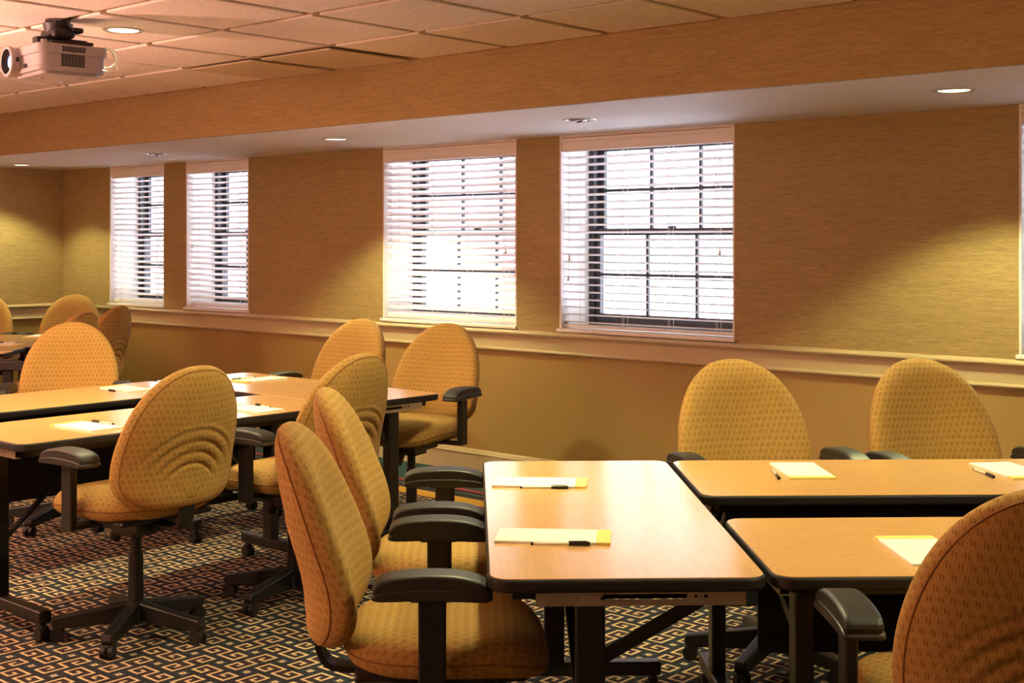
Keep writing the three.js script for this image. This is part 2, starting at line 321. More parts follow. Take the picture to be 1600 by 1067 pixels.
const blindLabels = [
  'white slatted blind in the narrow window by the room corner',
  'white slatted blind in the narrow window farther from the room corner',
  'white slatted blind with its slats tilted half shut in a wide window',
  'white slatted blind with level open slats and dark window bars behind it',
  'white slatted blind whose edge shows past the broad papered wall',
];
const tilt = [18, 20, 35, -11, 30];
WINS.forEach(([x0, x1], wi) => {
  const W = x1 - x0 - 0.030, cx = (x0 + x1) / 2, b = thing('window_blind', blindLabels[wi], 'blind', [cx, OPEN0, 0], 0, 'window blinds');
  const H = HS - OPEN0;
  const v = new THREE.Shape(); [[-0.012, 0], [0.0, 0.004], [0.004, 0.02], [0.004, 0.058], [0.009, 0.064], [0.009, 0.082], [-0.012, 0.084]].forEach(([o, y], k) => (k ? v.lineTo(o, y) : v.moveTo(o, y))); v.closePath();
  const vg = new THREE.ExtrudeGeometry(v, { depth: W + 0.024, bevelEnabled: false }).rotateY(-Math.PI / 2).scale(1, 1, 1).translate((W + 0.024) / 2, 0, 0);
  // the profile's outward axis must face the room (+z)
  vg.computeBoundingBox(); mesh('valance', vg.translate(0, H - 0.014 - 0.084, -0.012), M.blind, b);
  mesh('head_rail', bx(W, 0.045, 0.05, 0, H - 0.036, -0.052), M.blind, b);
  // slightly crowned slat
  const s = new THREE.Shape(), c = [[-0.025, 0], [-0.012, 0.0016], [0, 0.0021], [0.012, 0.0016], [0.025, 0]];
  c.forEach(([z, y], k) => (k ? s.lineTo(z, y) : s.moveTo(z, y))); [...c].reverse().forEach(([z, y]) => s.lineTo(z, y - 0.0034)); s.closePath();
  const sg = new THREE.ExtrudeGeometry(s, { depth: W, bevelEnabled: false }).rotateY(Math.PI / 2).translate(-W / 2, 0, 0);
  const yTop = H - 0.085, yBot = 0.040, n = 24;
  for (let k = 0; k < n; k++) {
    const m = mesh('slat', sg, M.slat, b); m.position.set(0, yBot + (yTop - yBot) * (k / (n - 1)), -0.052); m.rotation.x = (tilt[wi] + (rnd() - 0.5) * 1.2) * D2R;
  }
  mesh('bottom_rail', rbx(W, 0.018, 0.05, 0.004, 0, 0.016, -0.052), M.blind, b);
  const lad = W > 1 ? [-0.40, -0.135, 0.135, 0.40] : [-0.34, 0.34];
  for (const f of lad) {
    const x = f * W, cords = [];
    for (const z of [-0.078, -0.026]) cords.push(cyl(0.0011, 0.0011, yTop - 0.016, x, 0.016 + (yTop - 0.016) / 2, z, 6));
    cords.push(cyl(0.0009, 0.0009, yTop - 0.016, x + 0.012, 0.016 + (yTop - 0.016) / 2, -0.024, 6));
    mesh('ladder_cord', cords, M.cord, b);
  }
  const pull = (x, len, two) => {
    const p = mesh('pull_cord', cyl(0.0013, 0.0013, len, x, H - 0.06 - len / 2, -0.018, 6), M.cord, b);
    mesh('tassel', new THREE.LatheGeometry([[0.0005, 0.034], [0.005, 0.03], [0.0055, 0.016], [0.009, 0.006], [0.009, 0], [0.0005, 0]].map(([r, y]) => new THREE.Vector2(r, y)), 12).translate(x, H - 0.06 - len - 0.03, -0.018), M.cord, p);
    if (two) mesh('cord_joiner', new THREE.TorusGeometry(0.008, 0.0025, 6, 14).translate(x, H - 0.06 - len * 0.22, -0.016), M.cord, p);
  };
  if (W > 1) { pull(W / 2 - 0.09, 0.62, true); pull(-W / 2 + 0.05, 0.66, false); pull(-W / 2 + 0.042, 0.78, false); }
  else pull(-W / 2 + 0.05, 0.60, false);
});

// pale ground outside
{ const g = structure('ground'); mesh('pavement', boxAt(-60, 50, -0.3, -0.05, -70, -WT - 0.05), M.outside, g); }

// ---------------------------------------------------------------- recessed downlights
function downlight(x, y, z, lit, label, group, power, cone, color = LAMP) {
  const t = thing('downlight', label, 'downlight', [x, y, z], 0, group);
  mesh('trim_ring', new THREE.LatheGeometry([[0.064, 0.006], [0.066, -0.001], [0.078, -0.004], [0.086, -0.003], [0.088, 0.0]].map(([r, h]) => new THREE.Vector2(r, h)), 40), M.ringMetal, t);
  if (lit) {
    mesh('lamp_lens', cyl(0.065, 0.065, 0.004, 0, 0.002, 0, 40), M.lens, t);
    const s = new THREE.SpotLight(color, power, 0, cone * D2R, 0.22, 2); s.position.set(0, -0.012, 0); s.target.position.set(0, -2, 0); s.castShadow = true; s.shadow.radius = 3; s.shadow.mapSize.set(1024, 1024);
    s.shadow.bias = -0.0005; t.add(s, s.target);
  } else {
    mesh('reflector', new THREE.LatheGeometry([[0.066, -0.001], [0.060, 0.0], [0.048, 0.0004]].map(([r, h]) => new THREE.Vector2(r, h)), 24), M.reflector, t);
    mesh('lamp_bulb', new THREE.SphereGeometry(0.046, 24, 12, 0, Math.PI * 2, Math.PI / 2, Math.PI / 2).scale(1, 0.28, 1).translate(0, 0.002, 0), M.reflector, t);
    mesh('baffle', [new THREE.TorusGeometry(0.052, 0.003, 8, 30).rotateX(Math.PI / 2).translate(0, -0.002, 0), bx(0.03, 0.004, 0.006, 0.012, -0.012, 0.01), bx(0.03, 0.004, 0.006, -0.014, -0.012, -0.012)], M.projDark, t);
  }
  return t;
}
downlight(-10.28, HS, 0.66, true, 'lit recessed downlight in the bulkhead nearest the room corner', 'bulkhead downlights', SPOT_SOFFIT * 0.55, 57, RIM);
downlight(-8.24, HS, 0.70, false, 'unlit recessed downlight above the two narrow windows', 'bulkhead downlights');
downlight(-6.23, HS, 0.73, true, 'lit recessed downlight beside the half shut wide blind', 'bulkhead downlights', SPOT_SOFFIT, 57, RIM);
downlight(-4.28, HS, 0.75, false, 'unlit recessed downlight above the open slatted blind', 'bulkhead downlights');
downlight(-2.28, HS, 0.73, true, 'lit recessed downlight above the broad papered wall', 'bulkhead downlights', SPOT_SOFFIT, 57, RIM);
downlight(-5.115, HC - 0.006, 2.909, true, 'lit recessed downlight in a ceiling tile beside the projector', undefined, SPOT_MAIN, 66);
// unseen downlights of the same kind, placed to light the tables and chairs
for (const [x, z] of [[-2.68, 2.89], [-0.24, 2.89], [-5.12, 5.33]])
  downlight(x, HC - 0.006, z + 0.019, true, 'unseen lit recessed downlight, out of view in the suspended ceiling', 'unseen ceiling downlights', SPOT_MAIN, 66);

// frosted torchieres unseen at the camera's left, placed for the warm light on the ceiling and on the left-hand sides of the chairs
function unseenTorchiere(x, z, glow, up, label) {
  const t = thing('unseen_floor_lamp', label, 'floor lamp', [x, 0, z], 0, 'unseen floor lamps');
  mesh('base', new THREE.LatheGeometry([[0.001, 0.03], [0.04, 0.03], [0.12, 0.018], [0.14, 0.006], [0.14, 0]].map(([q, h]) => new THREE.Vector2(q, h)), 32), M.ringMetal, t);
  mesh('pole', cyl(0.012, 0.012, 1.56, 0, 0.81, 0, 16), M.ringMetal, t);
  mesh('lamp_shade', new THREE.LatheGeometry([[0.012, 1.58], [0.06, 1.60], [0.13, 1.66], [0.17, 1.74], [0.165, 1.74], [0.125, 1.665], [0.055, 1.608], [0.012, 1.59]].map(([q, h]) => new THREE.Vector2(q, h)), 36), M.frosted, t);
  const p = new THREE.PointLight(BOWL, glow); p.position.set(0, 1.70, 0); p.castShadow = true; p.shadow.radius = 4; p.shadow.mapSize.set(1024, 1024); t.add(p);
  const q = new THREE.SpotLight(BOWL, up, 0, 81 * D2R, 0.15, 2); q.position.set(0, 1.715, 0); q.target.position.set(0, 3, 0); q.castShadow = true; q.shadow.radius = 4; t.add(q, q.target);   // upward beam of the unseen lamp, placed to brighten the ceiling
}
unseenTorchiere(-8.0, 5.2, 6, 24, 'unseen frosted floor lamp towards the left wall, lights the ceiling');
unseenTorchiere(-5.9, 4.7, 3.5, 19, 'unseen frosted floor lamp between the other two, lights the ceiling');
unseenTorchiere(-3.9, 8.0, 14, 6, 'unseen frosted floor lamp close to the back wall, lights chair sides');

// ---------------------------------------------------------------- tables
const TL = 1.524, TD = 0.61, TH = 0.74;
const edgeGeo = new THREE.ExtrudeGeometry(roundRect(TL - 0.014, TD - 0.014, 0.045), { depth: 0.014, bevelEnabled: true, bevelThickness: 0.008, bevelSize: 0.007, bevelSegments: 4, curveSegments: 10 }).rotateX(Math.PI / 2).translate(0, TH - 0.0095, 0);
const topGeo = uvMetres(new THREE.ExtrudeGeometry(roundRect(TL - 0.012, TD - 0.012, 0.044), { depth: 0.004, bevelEnabled: true, bevelThickness: 0.0008, bevelSize: 0.0008, bevelSegments: 1, curveSegments: 10 }).rotateX(Math.PI / 2).translate(0, TH - 0.0008, 0));
function slottedBar() {   // the steel fold-down rail with its slot and bolt holes
  const s = roundRect(0.46, 0.032, 0.003), hole = (x, r) => { const p = new THREE.Path(); p.absarc(x, 0.002, r, 0, Math.PI * 2, true); s.holes.push(p); };
  hole(-0.14, 0.005); hole(-0.185, 0.004); hole(0.12, 0.0035); hole(0.142, 0.0045);
  const p = new THREE.Path(); p.moveTo(-0.105, -0.004); p.lineTo(-0.105, 0.008); p.lineTo(0.1, 0.008); p.lineTo(0.1, -0.004); p.closePath(); s.holes.push(p);
  return merge([new THREE.ExtrudeGeometry(s, { depth: 0.003, bevelEnabled: false }), bx(0.46, 0.003, 0.022, 0, -0.0165, -0.010), cyl(0.009, 0.009, 0.005, 0.208, 0.002, 0, 16).rotateX(Math.PI / 2).translate(0, 0.208 - 0.208, 0)]);
}
const barGeo = slottedBar();
function makeTable(name, label, group, panel, off = -0.075) {
  // long side along x, seats on the -z side
  const t = thing(name, label, 'table', [0, 0, 0], 0, group);
  mesh('table_top', topGeo, M.laminate, t);
  mesh('edge_band', edgeGeo, M.edge, t);
  mesh('under_frame', [bx(TL - 0.2, 0.03, 0.03, 0, TH - 0.048, -0.2), bx(TL - 0.2, 0.03, 0.03, 0, TH - 0.048, 0.2)], M.steelBlack, t);
  for (const e of [-1, 1]) {
    const x = e * (TL / 2 - 0.115), zc = off;
    const rail = mesh('fold_rail', barGeo.clone().rotateY(e * Math.PI / 2).translate(e * (TL / 2 - 0.035), TH - 0.050, 0.03), M.steel, t);
    const lever = new THREE.Shape(); [[-0.012, -0.008], [0.05, 0.004], [0.09, -0.006], [0.112, -0.006], [0.126, 0.014], [0.05, 0.014], [-0.012, 0.012]].forEach(([a, b], k) => (k ? lever.lineTo(a, b) : lever.moveTo(a, b)));
    mesh('latch_lever', merge([new THREE.ExtrudeGeometry(lever, { depth: 0.003, bevelEnabled: false }), cyl(0.012, 0.012, 0.006, 0, 0, 0, 18).rotateX(Math.PI / 2).translate(0, 0.001, 0.004), cyl(0.006, 0.006, 0.012, 0, 0, 0, 12).rotateX(Math.PI / 2).translate(0, 0.001, 0.006)]).translate(-0.205, 0.0, 0.004).rotateY(e * Math.PI / 2).translate(e * (TL / 2 - 0.035), TH - 0.050, 0.03), M.steel, rail);
    mesh('cross_bar', bx(0.03, 0.026, 0.5, e * (TL / 2 - 0.075), TH - 0.046, 0), M.steelBlack, t);
    mesh('leg', rbx(0.045, TH - 0.14, 0.066, 0.006, x, 0.10 + (TH - 0.14) / 2 - 0.02, zc), M.steelBlack, t);
    const foot = mesh('foot', rbx(0.05, 0.045, 0.54, 0.008, x, 0.092, 0), M.steelBlack, t);
    for (const s of [-1, 1]) {
      mesh('caster', [cyl(0.026, 0.026, 0.014, 0, 0, 0, 20).rotateZ(Math.PI / 2).translate(x - 0.013, 0.026, s * 0.245), cyl(0.026, 0.026, 0.014, 0, 0, 0, 20).rotateZ(Math.PI / 2).translate(x + 0.013, 0.026, s * 0.245), cyl(0.012, 0.012, 0.05, x, 0.05, s * 0.245, 12), rbx(0.026, 0.03, 0.034, 0.006, x, 0.046, s * 0.245)], M.rubber, foot);
    }
    mesh('brace', bar([x, TH - 0.21, zc + 0.02], [x + e * 0.02, TH - 0.05, 0.21], 0.014, 0.03), M.steelBlack, t);
    mesh('strut', bar([x - e * 0.01, TH - 0.42, zc - 0.005], [x - e * 0.42, TH - 0.045, zc - 0.03], 0.03, 0.012), M.steelBlack, t);
  }
  if (panel) mesh('modesty_panel', rbx(TL - 0.16, panel, 0.012, 0.004, 0, TH - 0.034 - panel / 2, 0.24), M.modesty, t);
  return t;
}
// frame of the nearer horseshoe: P0 is the corner of its end table, e1 runs along its rows and e2 across them
const P0 = [-1.913, 4.011], AN = 46.57 * D2R, E1 = [Math.sin(AN), -Math.cos(AN)], E2 = [-Math.cos(AN), -Math.sin(AN)];
const near = (a, b) => [P0[0] + a * E1[0] + b * E2[0], P0[1] + a * E1[1] + b * E2[1]];
const turnTo = (dx, dz) => Math.atan2(-dz, dx);      // local +x onto that direction
function place(o, [x, z], turn, y = 0) { o.position.set(x, y, z); o.rotation.y = turn; return o; }
const tE1 = turnTo(...E1), tE2 = turnTo(...E2);
// local -z must face the seats: for a table whose long side runs along e1, local -z is e2
place(makeTable('folding_table', 'end folding table with two pads, its top washed white by window glare', 'nearer horseshoe of tables', 0), near(0.305, TL / 2), tE2);
place(makeTable('folding_table', 'folding table in front of two tan chairs by the chair rail', 'nearer horseshoe of tables', 0.30), near(0.622 + TL / 2, 1.215), tE1);
place(makeTable('folding_table', 'folding table where the tan chair with its ridged back turned stands, one pad on it', 'nearer horseshoe of tables', 0.30), near(0.622 + TL / 2, 0.307), tE1 + Math.PI);
// farther horseshoe, square to the room
place(makeTable('folding_table', 'end folding table of the farther horseshoe alongside the window wall', 'farther horseshoe of tables', 0), [-5.19, 1.915], 0);
place(makeTable('folding_table', 'farther horseshoe row of table with a chair facing out behind it', 'farther horseshoe of tables', 0.28), [-5.645, 2.985], Math.PI / 2);
place(makeTable('folding_table', 'farther horseshoe table beside the ridged chair whose whole base shows', 'farther horseshoe of tables', 0.28, 0.075), [-4.735, 2.985], -Math.PI / 2);
// tables at the far end, in camera-side plan coordinates (right, away) turned into room coordinates
const FW = [-0.66523, -0.74664], RT = [0.74664, -0.66523];
const plan = (u, d) => [d * FW[0] + u * RT[0], 6.08 + d * FW[1] + u * RT[1]];
const tRT = turnTo(...RT);
for (const [d, u, lab, pan] of [[8.70, -4.09, 'folding table at the far end, on the side away from the room corner', 0.15], [9.31, -4.09, 'middle folding table of the row pushed together at the far end', 0], [9.92, -4.09, 'folding table at the far end, in front of the chair by the corner', 0]])
  place(makeTable('folding_table', lab, 'tables at the far end', pan), plan(u, d), tRT + Math.PI);

// ---------------------------------------------------------------- chairs
const BACK_H = 0.515, BOT = 0.155, TOPH = BACK_H - BOT, HALF = 0.256;
function rim(th) {
  const c = Math.cos(th), s = Math.sin(th), n = s >= 0 ? 2.2 : 2.9, b = s >= 0 ? TOPH : BOT;
  return [HALF * Math.sign(c) * Math.pow(Math.abs(c), 2 / n), b * Math.sign(s) * Math.pow(Math.abs(s), 2 / n)];
}
const midZ = (x, y) => 0.95 * x * x - 0.13 * (y + BOT) + 0.030 * Math.exp(-Math.pow((y + 0.02) / 0.14, 2)) - 0.10 * Math.max(0, y - 0.12) * Math.max(0, y - 0.12) * 3;
function arcUv(pos, uv, rings, segs, i, j) {   // cloth laid out from the centre along the surface, so that the weave keeps its size round the edges
  for (let k = 0; k < segs; k++) {
    let len = 0, e = ((rings) * segs + k) * 3, n = Math.hypot(pos[e + i], pos[e + j]) || 1; const du = pos[e + i] / n, dv = pos[e + j] / n;
    for (let r = 0; r <= rings; r++) {
      const p = (r * segs + k) * 3, q = ((r - 1) * segs + k) * 3;
      if (r) len += Math.hypot(pos[p] - pos[q], pos[p + 1] - pos[q + 1], pos[p + 2] - pos[q + 2]);
      uv[(r * segs + k) * 2] = du * len; uv[(r * segs + k) * 2 + 1] = dv * len;
    }
  }
}
function backShell(front, rings, segs) {
  const pos = [], uv = [], idx = [];
  for (let r = 0; r <= rings; r++) for (let k = 0; k < segs; k++) {
    const q = Math.sin((r / rings) * Math.PI / 2), [ox, oy] = rim((k / segs) * Math.PI * 2), x = ox * q, y = oy * q;
    const th = Math.pow(Math.max(0, 1 - Math.pow(q, 7)), 0.5);
    let z = midZ(x, y) + (front ? 0.052 - 0.008 * Math.exp(-(x * x + (y - 0.17) * (y - 0.17)) / 0.012) : -0.054) * th;
    if (!front) {   // pressed ribs across the small of the back
      const dx = x, dy = (y + 0.11) * 0.9, rho = Math.hypot(dx * 0.92, dy), an = Math.abs(Math.atan2(dx, dy)), fade = 1 - THREE.MathUtils.smoothstep(an, 0.75, 1.15);
      let g = 0; for (const [k2, w] of [[0.216, 0.8], [0.180, 1], [0.144, 1], [0.108, 1]]) g += w * Math.exp(-Math.pow((rho - k2) / 0.0068, 2));
      z += 0.0085 * g * fade; if (rho < 0.235) z -= 0.004 * fade;
    }
    pos.push(x, y, z);
  }
  arcUv(pos, uv, rings, segs, 0, 1);
  for (let r = 0; r < rings; r++) for (let k = 0; k < segs; k++) {
    const a = r * segs + k, b = r * segs + (k + 1) % segs, c = a + segs, d = b + segs;
    if (front) idx.push(a, c, d, a, d, b); else idx.push(a, d, c, a, b, d);
  }
  const g = new THREE.BufferGeometry(); g.setAttribute('position', new THREE.Float32BufferAttribute(pos, 3)); g.setAttribute('uv', new THREE.Float32BufferAttribute(uv, 2)); g.setIndex(idx);
  g.computeVertexNormals(); return g;
}
function superPad(a, bF, bB, rings, segs, top, zf) {   // seat cushion half: rounded plan, domed
  const pos = [], uv = [], idx = [];
  for (let r = 0; r <= rings; r++) for (let k = 0; k < segs; k++) {
    const th = (k / segs) * Math.PI * 2, c = Math.cos(th), s = Math.sin(th), n = s > 0 ? 3.6 : 2.7, b = s > 0 ? bF : bB, q = Math.sin((r / rings) * Math.PI / 2);
    const x = a * Math.sign(c) * Math.pow(Math.abs(c), 2 / n) * q, z = b * Math.sign(s) * Math.pow(Math.abs(s), 2 / n) * q;
    const e = Math.pow(Math.max(0, 1 - Math.pow(q, 8)), 0.5);
    const y = (top ? 0.060 * e - 0.012 * Math.exp(-(x * x + (z + 0.04) * (z + 0.04)) / 0.02) : -0.050 * e) - (z > 0.1 ? 1.6 * (z - 0.1) * (z - 0.1) : 0);
    pos.push(x, y, z);
  }
  arcUv(pos, uv, rings, segs, 0, 2);
  for (let r = 0; r < rings; r++) for (let k = 0; k < segs; k++) {
    const A = r * segs + k, B = r * segs + (k + 1) % segs, C = A + segs, D = B + segs;
    if (top) idx.push(A, D, C, A, B, D); else idx.push(A, C, D, A, D, B);
  }
  const g = new THREE.BufferGeometry(); g.setAttribute('position', new THREE.Float32BufferAttribute(pos, 3)); g.setAttribute('uv', new THREE.Float32BufferAttribute(uv, 2)); g.setIndex(idx); g.computeVertexNormals(); return g;
}
const G = {};
{
  const BY = 0.512 + BOT, BZ = -0.290;
  G.back = merge([backShell(true, 22, 96), backShell(false, 60, 144)]).translate(0, BY, BZ);
  const pts = []; for (let k = 0; k < 80; k++) { const [ox, oy] = rim((k / 80) * Math.PI * 2), q = 0.958, x = ox * q, y = oy * q; pts.push([x, y, midZ(x, y) - 0.054 * Math.sqrt(1 - Math.pow(q, 7))]); }
  G.piping = tube(pts, 0.0026, 160, 6, true).translate(0, BY, BZ);
  G.seat = merge([superPad(0.252, 0.255, 0.235, 18, 72, true), superPad(0.252, 0.255, 0.235, 10, 72, false)]).translate(0, 0.512, 0);
  const rimPts = []; for (let k = 0; k < 60; k++) { const th = (k / 60) * Math.PI * 2, c = Math.cos(th), s = Math.sin(th), n = s > 0 ? 3.6 : 2.7, b = s > 0 ? 0.255 : 0.235; const z = b * Math.sign(s) * Math.pow(Math.abs(s), 2 / n); rimPts.push([0.253 * Math.sign(c) * Math.pow(Math.abs(c), 2 / n), 0.512 - (z > 0.1 ? 1.6 * (z - 0.1) ** 2 : 0), z * 1.003]); }
  G.seatPiping = tube(rimPts, 0.0028, 120, 6, true);
  G.pan = rbx(0.40, 0.02, 0.40, 0.01, 0, 0.466, 0);
  G.mech = merge([rbx(0.17, 0.055, 0.24, 0.012, 0, 0.43, -0.01), rbx(0.12, 0.035, 0.12, 0.012, 0, 0.395, 0), cyl(0.022, 0.028, 0.09, 0, 0, 0, 16).rotateX(-0.5).translate(0, 0.385, 0.11)]);
  G.lever = merge([cyl(0.006, 0.006, 0.16, 0, 0, 0, 8).rotateZ(Math.PI / 2).translate(-0.16, 0.425, 0.03), rbx(0.05, 0.012, 0.024, 0.005, -0.255, 0.425, 0.03)]);
  G.column = merge([cyl(0.029, 0.027, 0.20, 0, 0.205, 0, 24), cyl(0.021, 0.021, 0.12, 0, 0.355, 0, 24)]);
  const hook = new THREE.CatmullRomCurve3([[0, 0.437, -0.08], [0, 0.434, -0.17], [0, 0.434, -0.235], [0, 0.446, -0.278], [0, 0.480, -0.298], [0, 0.54, -0.302]].map((p) => new THREE.Vector3(...p)));
  const strap = new THREE.Shape(); strap.moveTo(-0.030, -0.007); strap.lineTo(0.030, -0.007); strap.lineTo(0.030, 0.007); strap.lineTo(-0.030, 0.007); strap.closePath();
  G.strap = new THREE.ExtrudeGeometry(strap, { steps: 28, bevelEnabled: false, extrudePath: hook });
  // armrest pad: long arched slab drooping at both ends
  const side = new THREE.Shape(); side.moveTo(-0.125, 0.000); side.bezierCurveTo(-0.130, 0.018, -0.10, 0.026, -0.05, 0.029); side.bezierCurveTo(0.03, 0.033, 0.08, 0.028, 0.112, 0.010); side.bezierCurveTo(0.126, 0.002, 0.124, -0.010, 0.112, -0.011); side.bezierCurveTo(0.06, -0.008, -0.02, -0.002, -0.06, -0.004); side.bezierCurveTo(-0.10, -0.006, -0.122, -0.008, -0.125, 0.0);
  const pad = (w, sc) => new THREE.ExtrudeGeometry(side, { depth: w, bevelEnabled: true, bevelThickness: 0.014, bevelSize: 0.008, bevelSegments: 4, curveSegments: 10 }).translate(0, 0, -w / 2).rotateY(-Math.PI / 2).scale(sc, 1, sc);
  G.arm = merge([pad(0.052, 1).translate(0, 0.697, -0.015), pad(0.058, 1).scale(1, 0.55, 1.02).translate(0, 0.684, -0.015)]);
  G.post = merge([rbx(0.028, 0.245, 0.062, 0.006, 0, 0.565, -0.017), rbx(0.05, 0.02, 0.10, 0.006, 0, 0.681, -0.017)]);
  G.postFoot = bar([0, 0.452, -0.017], [-0.17, 0.449, -0.017], 0.055, 0.016);
  const leg = []; {
    const s = new THREE.Shape(); s.moveTo(0.02, 0.062); s.lineTo(0.275, 0.052); s.quadraticCurveTo(0.292, 0.054, 0.292, 0.068); s.lineTo(0.288, 0.084); s.lineTo(0.10, 0.112); s.lineTo(0.02, 0.125); s.closePath();
    leg.push(new THREE.ExtrudeGeometry(s, { depth: 0.026, bevelEnabled: true, bevelThickness: 0.008, bevelSize: 0.006, bevelSegments: 2 }).translate(0, 0, -0.013));
  }
  G.baseLeg = leg[0]; G.hub = cyl(0.046, 0.036, 0.075, 0, 0.093, 0, 24);
  G.caster = merge([cyl(0.026, 0.026, 0.016, 0, 0, 0, 20).rotateX(Math.PI / 2).translate(0.276, 0.026, 0.014), cyl(0.026, 0.026, 0.016, 0, 0, 0, 20).rotateX(Math.PI / 2).translate(0.276, 0.026, -0.014), rbx(0.044, 0.026, 0.036, 0.01, 0.274, 0.042, 0), cyl(0.008, 0.008, 0.03, 0.270, 0.052, 0, 10)]);
}
function makeChair(label, group, baseTurn) {   // faces +z
  const t = thing('office_chair', label, 'chair', [0, 0, 0], 0, group);
  const s = mesh('seat', G.seat, M.cloth, t); mesh('piping', G.seatPiping, M.piping, s);
  const b = mesh('backrest', G.back, M.cloth, t); mesh('piping', G.piping, M.piping, b);
  mesh('seat_pan', G.pan, M.plastic, t); mesh('mechanism', G.mech, M.plastic, t); mesh('lever', G.lever, M.plastic, t);
  mesh('back_strap', G.strap, M.plastic, t); mesh('gas_column', G.column, M.plastic, t);
  for (const e of [-1, 1]) {
    const a = mesh('armrest', G.arm, M.armPad, t); a.position.x = e * 0.29;
    const p = mesh('arm_post', G.post, M.plastic, a); const f = mesh('arm_bracket', G.postFoot, M.plastic, a); if (e < 0) f.rotation.y = Math.PI;
    if (e < 0) f.position.z = -0.034;
  }
  const base = mesh('star_base', G.hub, M.plastic, t); base.rotation.y = baseTurn;
  for (let k = 0; k < 5; k++) { const a = (k / 5) * Math.PI * 2; const l = mesh('base_leg', G.baseLeg, M.plastic, base); l.rotation.y = a; const c = mesh('caster', G.caster, M.rubber, base); c.rotation.y = a; }
  return t;
}
const face = (dx, dz) => Math.atan2(dx, dz);   // local +z onto that direction
const put = (label, group, [x, z], dir, twist, baseTurn) => place(makeChair(label, group, baseTurn), [x, z], face(...dir) + twist * D2R);
const neg = ([a, b]) => [-a, -b];
const gN = 'chairs at the nearer tables', gF = 'chairs at the farther tables', gE = 'chairs at the far end';
put('tan office chair seen side on, at the open end of the glare-washed table', gN, near(-0.105, 0.385), E1, 0, 0.5);
put('tan office chair seen side on, second along the glare-washed table', gN, near(-0.105, 1.145), E1, 0, 0.9);
put('tan office chair facing out under the papered wall, next to the glare-washed table', gN, near(1.0, 1.70), neg(E2), 10, 0.2);
put('tan office chair facing out under the papered wall, second from the glare-washed table', gN, near(1.70, 1.70), neg(E2), 10, 1.2);
put('tan office chair with its shaded ridged back turned, at the table with one pad', gN, near(1.035, -0.115), E2, -1.7, 0.6);
put('tan office chair with ridged back and its whole star base in view on the carpet', gF, [-4.295, 3.365], [-1, 0], 3, 0.61);
put('tan office chair turned sideways between the two horseshoes, back rounded and partly ridged', gF, [-4.25, 2.655], [-1, 0], 8, 0.1);
put('tan office chair by the window wall, one arm and its post in view', gF, [-4.85, 1.41], [0, 1], 14, 0.3);
put('tan office chair by the window wall half hidden behind the sideways chair', gF, [-5.57, 1.43], [0, 1], 6, 0.8);
put('bright gold lit office chair facing out behind the farther tables', gF, [-6.25, 2.56], [1, 0], -38, 0.5);
const toCam = neg(FW);
put('dim brown office chair with a rounded top in front of the far corner', gE, plan(-3.62, 10.5), toCam, 0, 0.2);
put('dim brown office chair beside the far corner chair, away from the windows', gE, plan(-4.33, 10.5), toCam, 4, 0.2);
put('dim office chair in profile at the far tables, lower of a pair', gE, plan(-3.05, 8.36), neg(RT), -14, 0.2);
put('dim office chair in profile at the far tables, taller of a pair', gE, plan(-3.05, 9.10), neg(RT), -14, 0.7);

// ---------------------------------------------------------------- pads and pens
const padGeo = uvMetres(bx(0.142, 0.006, 0.245, 0, 0.003, -0.0175)), bandGeo = bx(0.142, 0.0064, 0.034, 0, 0.0032, 0.122);
function notepad(label, [x, z], dir) {   // local +z (the glued band) points along dir
  const t = thing('notepad', label, 'notepad', [x, TH + 0.0002, z], face(...dir), 'notepads'); mesh('sheets', padGeo, M.paper, t); mesh('binding', bandGeo, M.paperBand, t); return t;
}
const penParts = { barrel: cyl(0.0038, 0.0038, 0.088, 0, 0, 0, 14).rotateX(Math.PI / 2).translate(0, 0.0055, -0.028), cap: merge([cyl(0.0048, 0.0052, 0.05, 0, 0, 0, 14).rotateX(Math.PI / 2).translate(0, 0.0055, 0.04), bx(0.0022, 0.0015, 0.045, 0, 0.0115, 0.036)]), plug: cyl(0.0042, 0.0042, 0.006, 0, 0, 0, 14).rotateX(Math.PI / 2).translate(0, 0.0055, -0.073) };
function pen(label, [x, z], dir, lift = 0) {   // the cap points along dir
  const t = thing('pen', label, 'pen', [x, TH + lift, z], face(...dir), 'pens'); mesh('barrel', penParts.barrel, M.penWhite, t); mesh('cap', penParts.cap, M.penBlack, t); mesh('end_plug', penParts.plug, M.penBlack, t);
}
const rot = ([a, b], deg) => { const c = Math.cos(deg * D2R), s = Math.sin(deg * D2R); return [a * c - b * s, a * s + b * c]; };
notepad('white pad with yellow band on the glare-washed table, end chair\'s place', near(0.167, 0.396), rot(E1, 7));
notepad('white pad with yellow band on the glare-washed table, second chair\'s place', near(0.172, 1.114), rot(E1, 7));
notepad('white pad before the facing chair next to the glare-washed table', near(1.007, 1.29), neg(E2));
notepad('white pad before the second facing chair, under the papered wall', near(1.668, 1.275), rot(neg(E2), -6));
notepad('white pad with its yellow band away from the large ridged chair', near(1.02, 0.225), E2);
notepad('white pad on the table row of the gold lit chair', [-5.71, 2.53], [-1, 0]);
notepad('white pad beside the arm of the chair with its whole base in view', [-4.66, 3.355], [-1, 0.08]);
notepad('white pad before the half hidden chair by the window wall', [-5.56, 1.83], [0, 1]);
notepad('white pad before the chair with arm post at the window wall', [-4.87, 1.83], [0, 1]);
notepad('white pad before the sideways chair between the horseshoes', [-4.62, 2.60], [-1, 0.1]);
notepad('white pad on the middle far table', plan(-3.6, 9.25), RT);
notepad('white pad on the far table away from the corner', plan(-3.42, 8.55), RT);
notepad('white pad before the far corner chair', plan(-3.62, 10.02), toCam);
pen('capped ballpoint pen along the pad at the end chair\'s place', near(0.182, 0.308), rot(E1, 1));
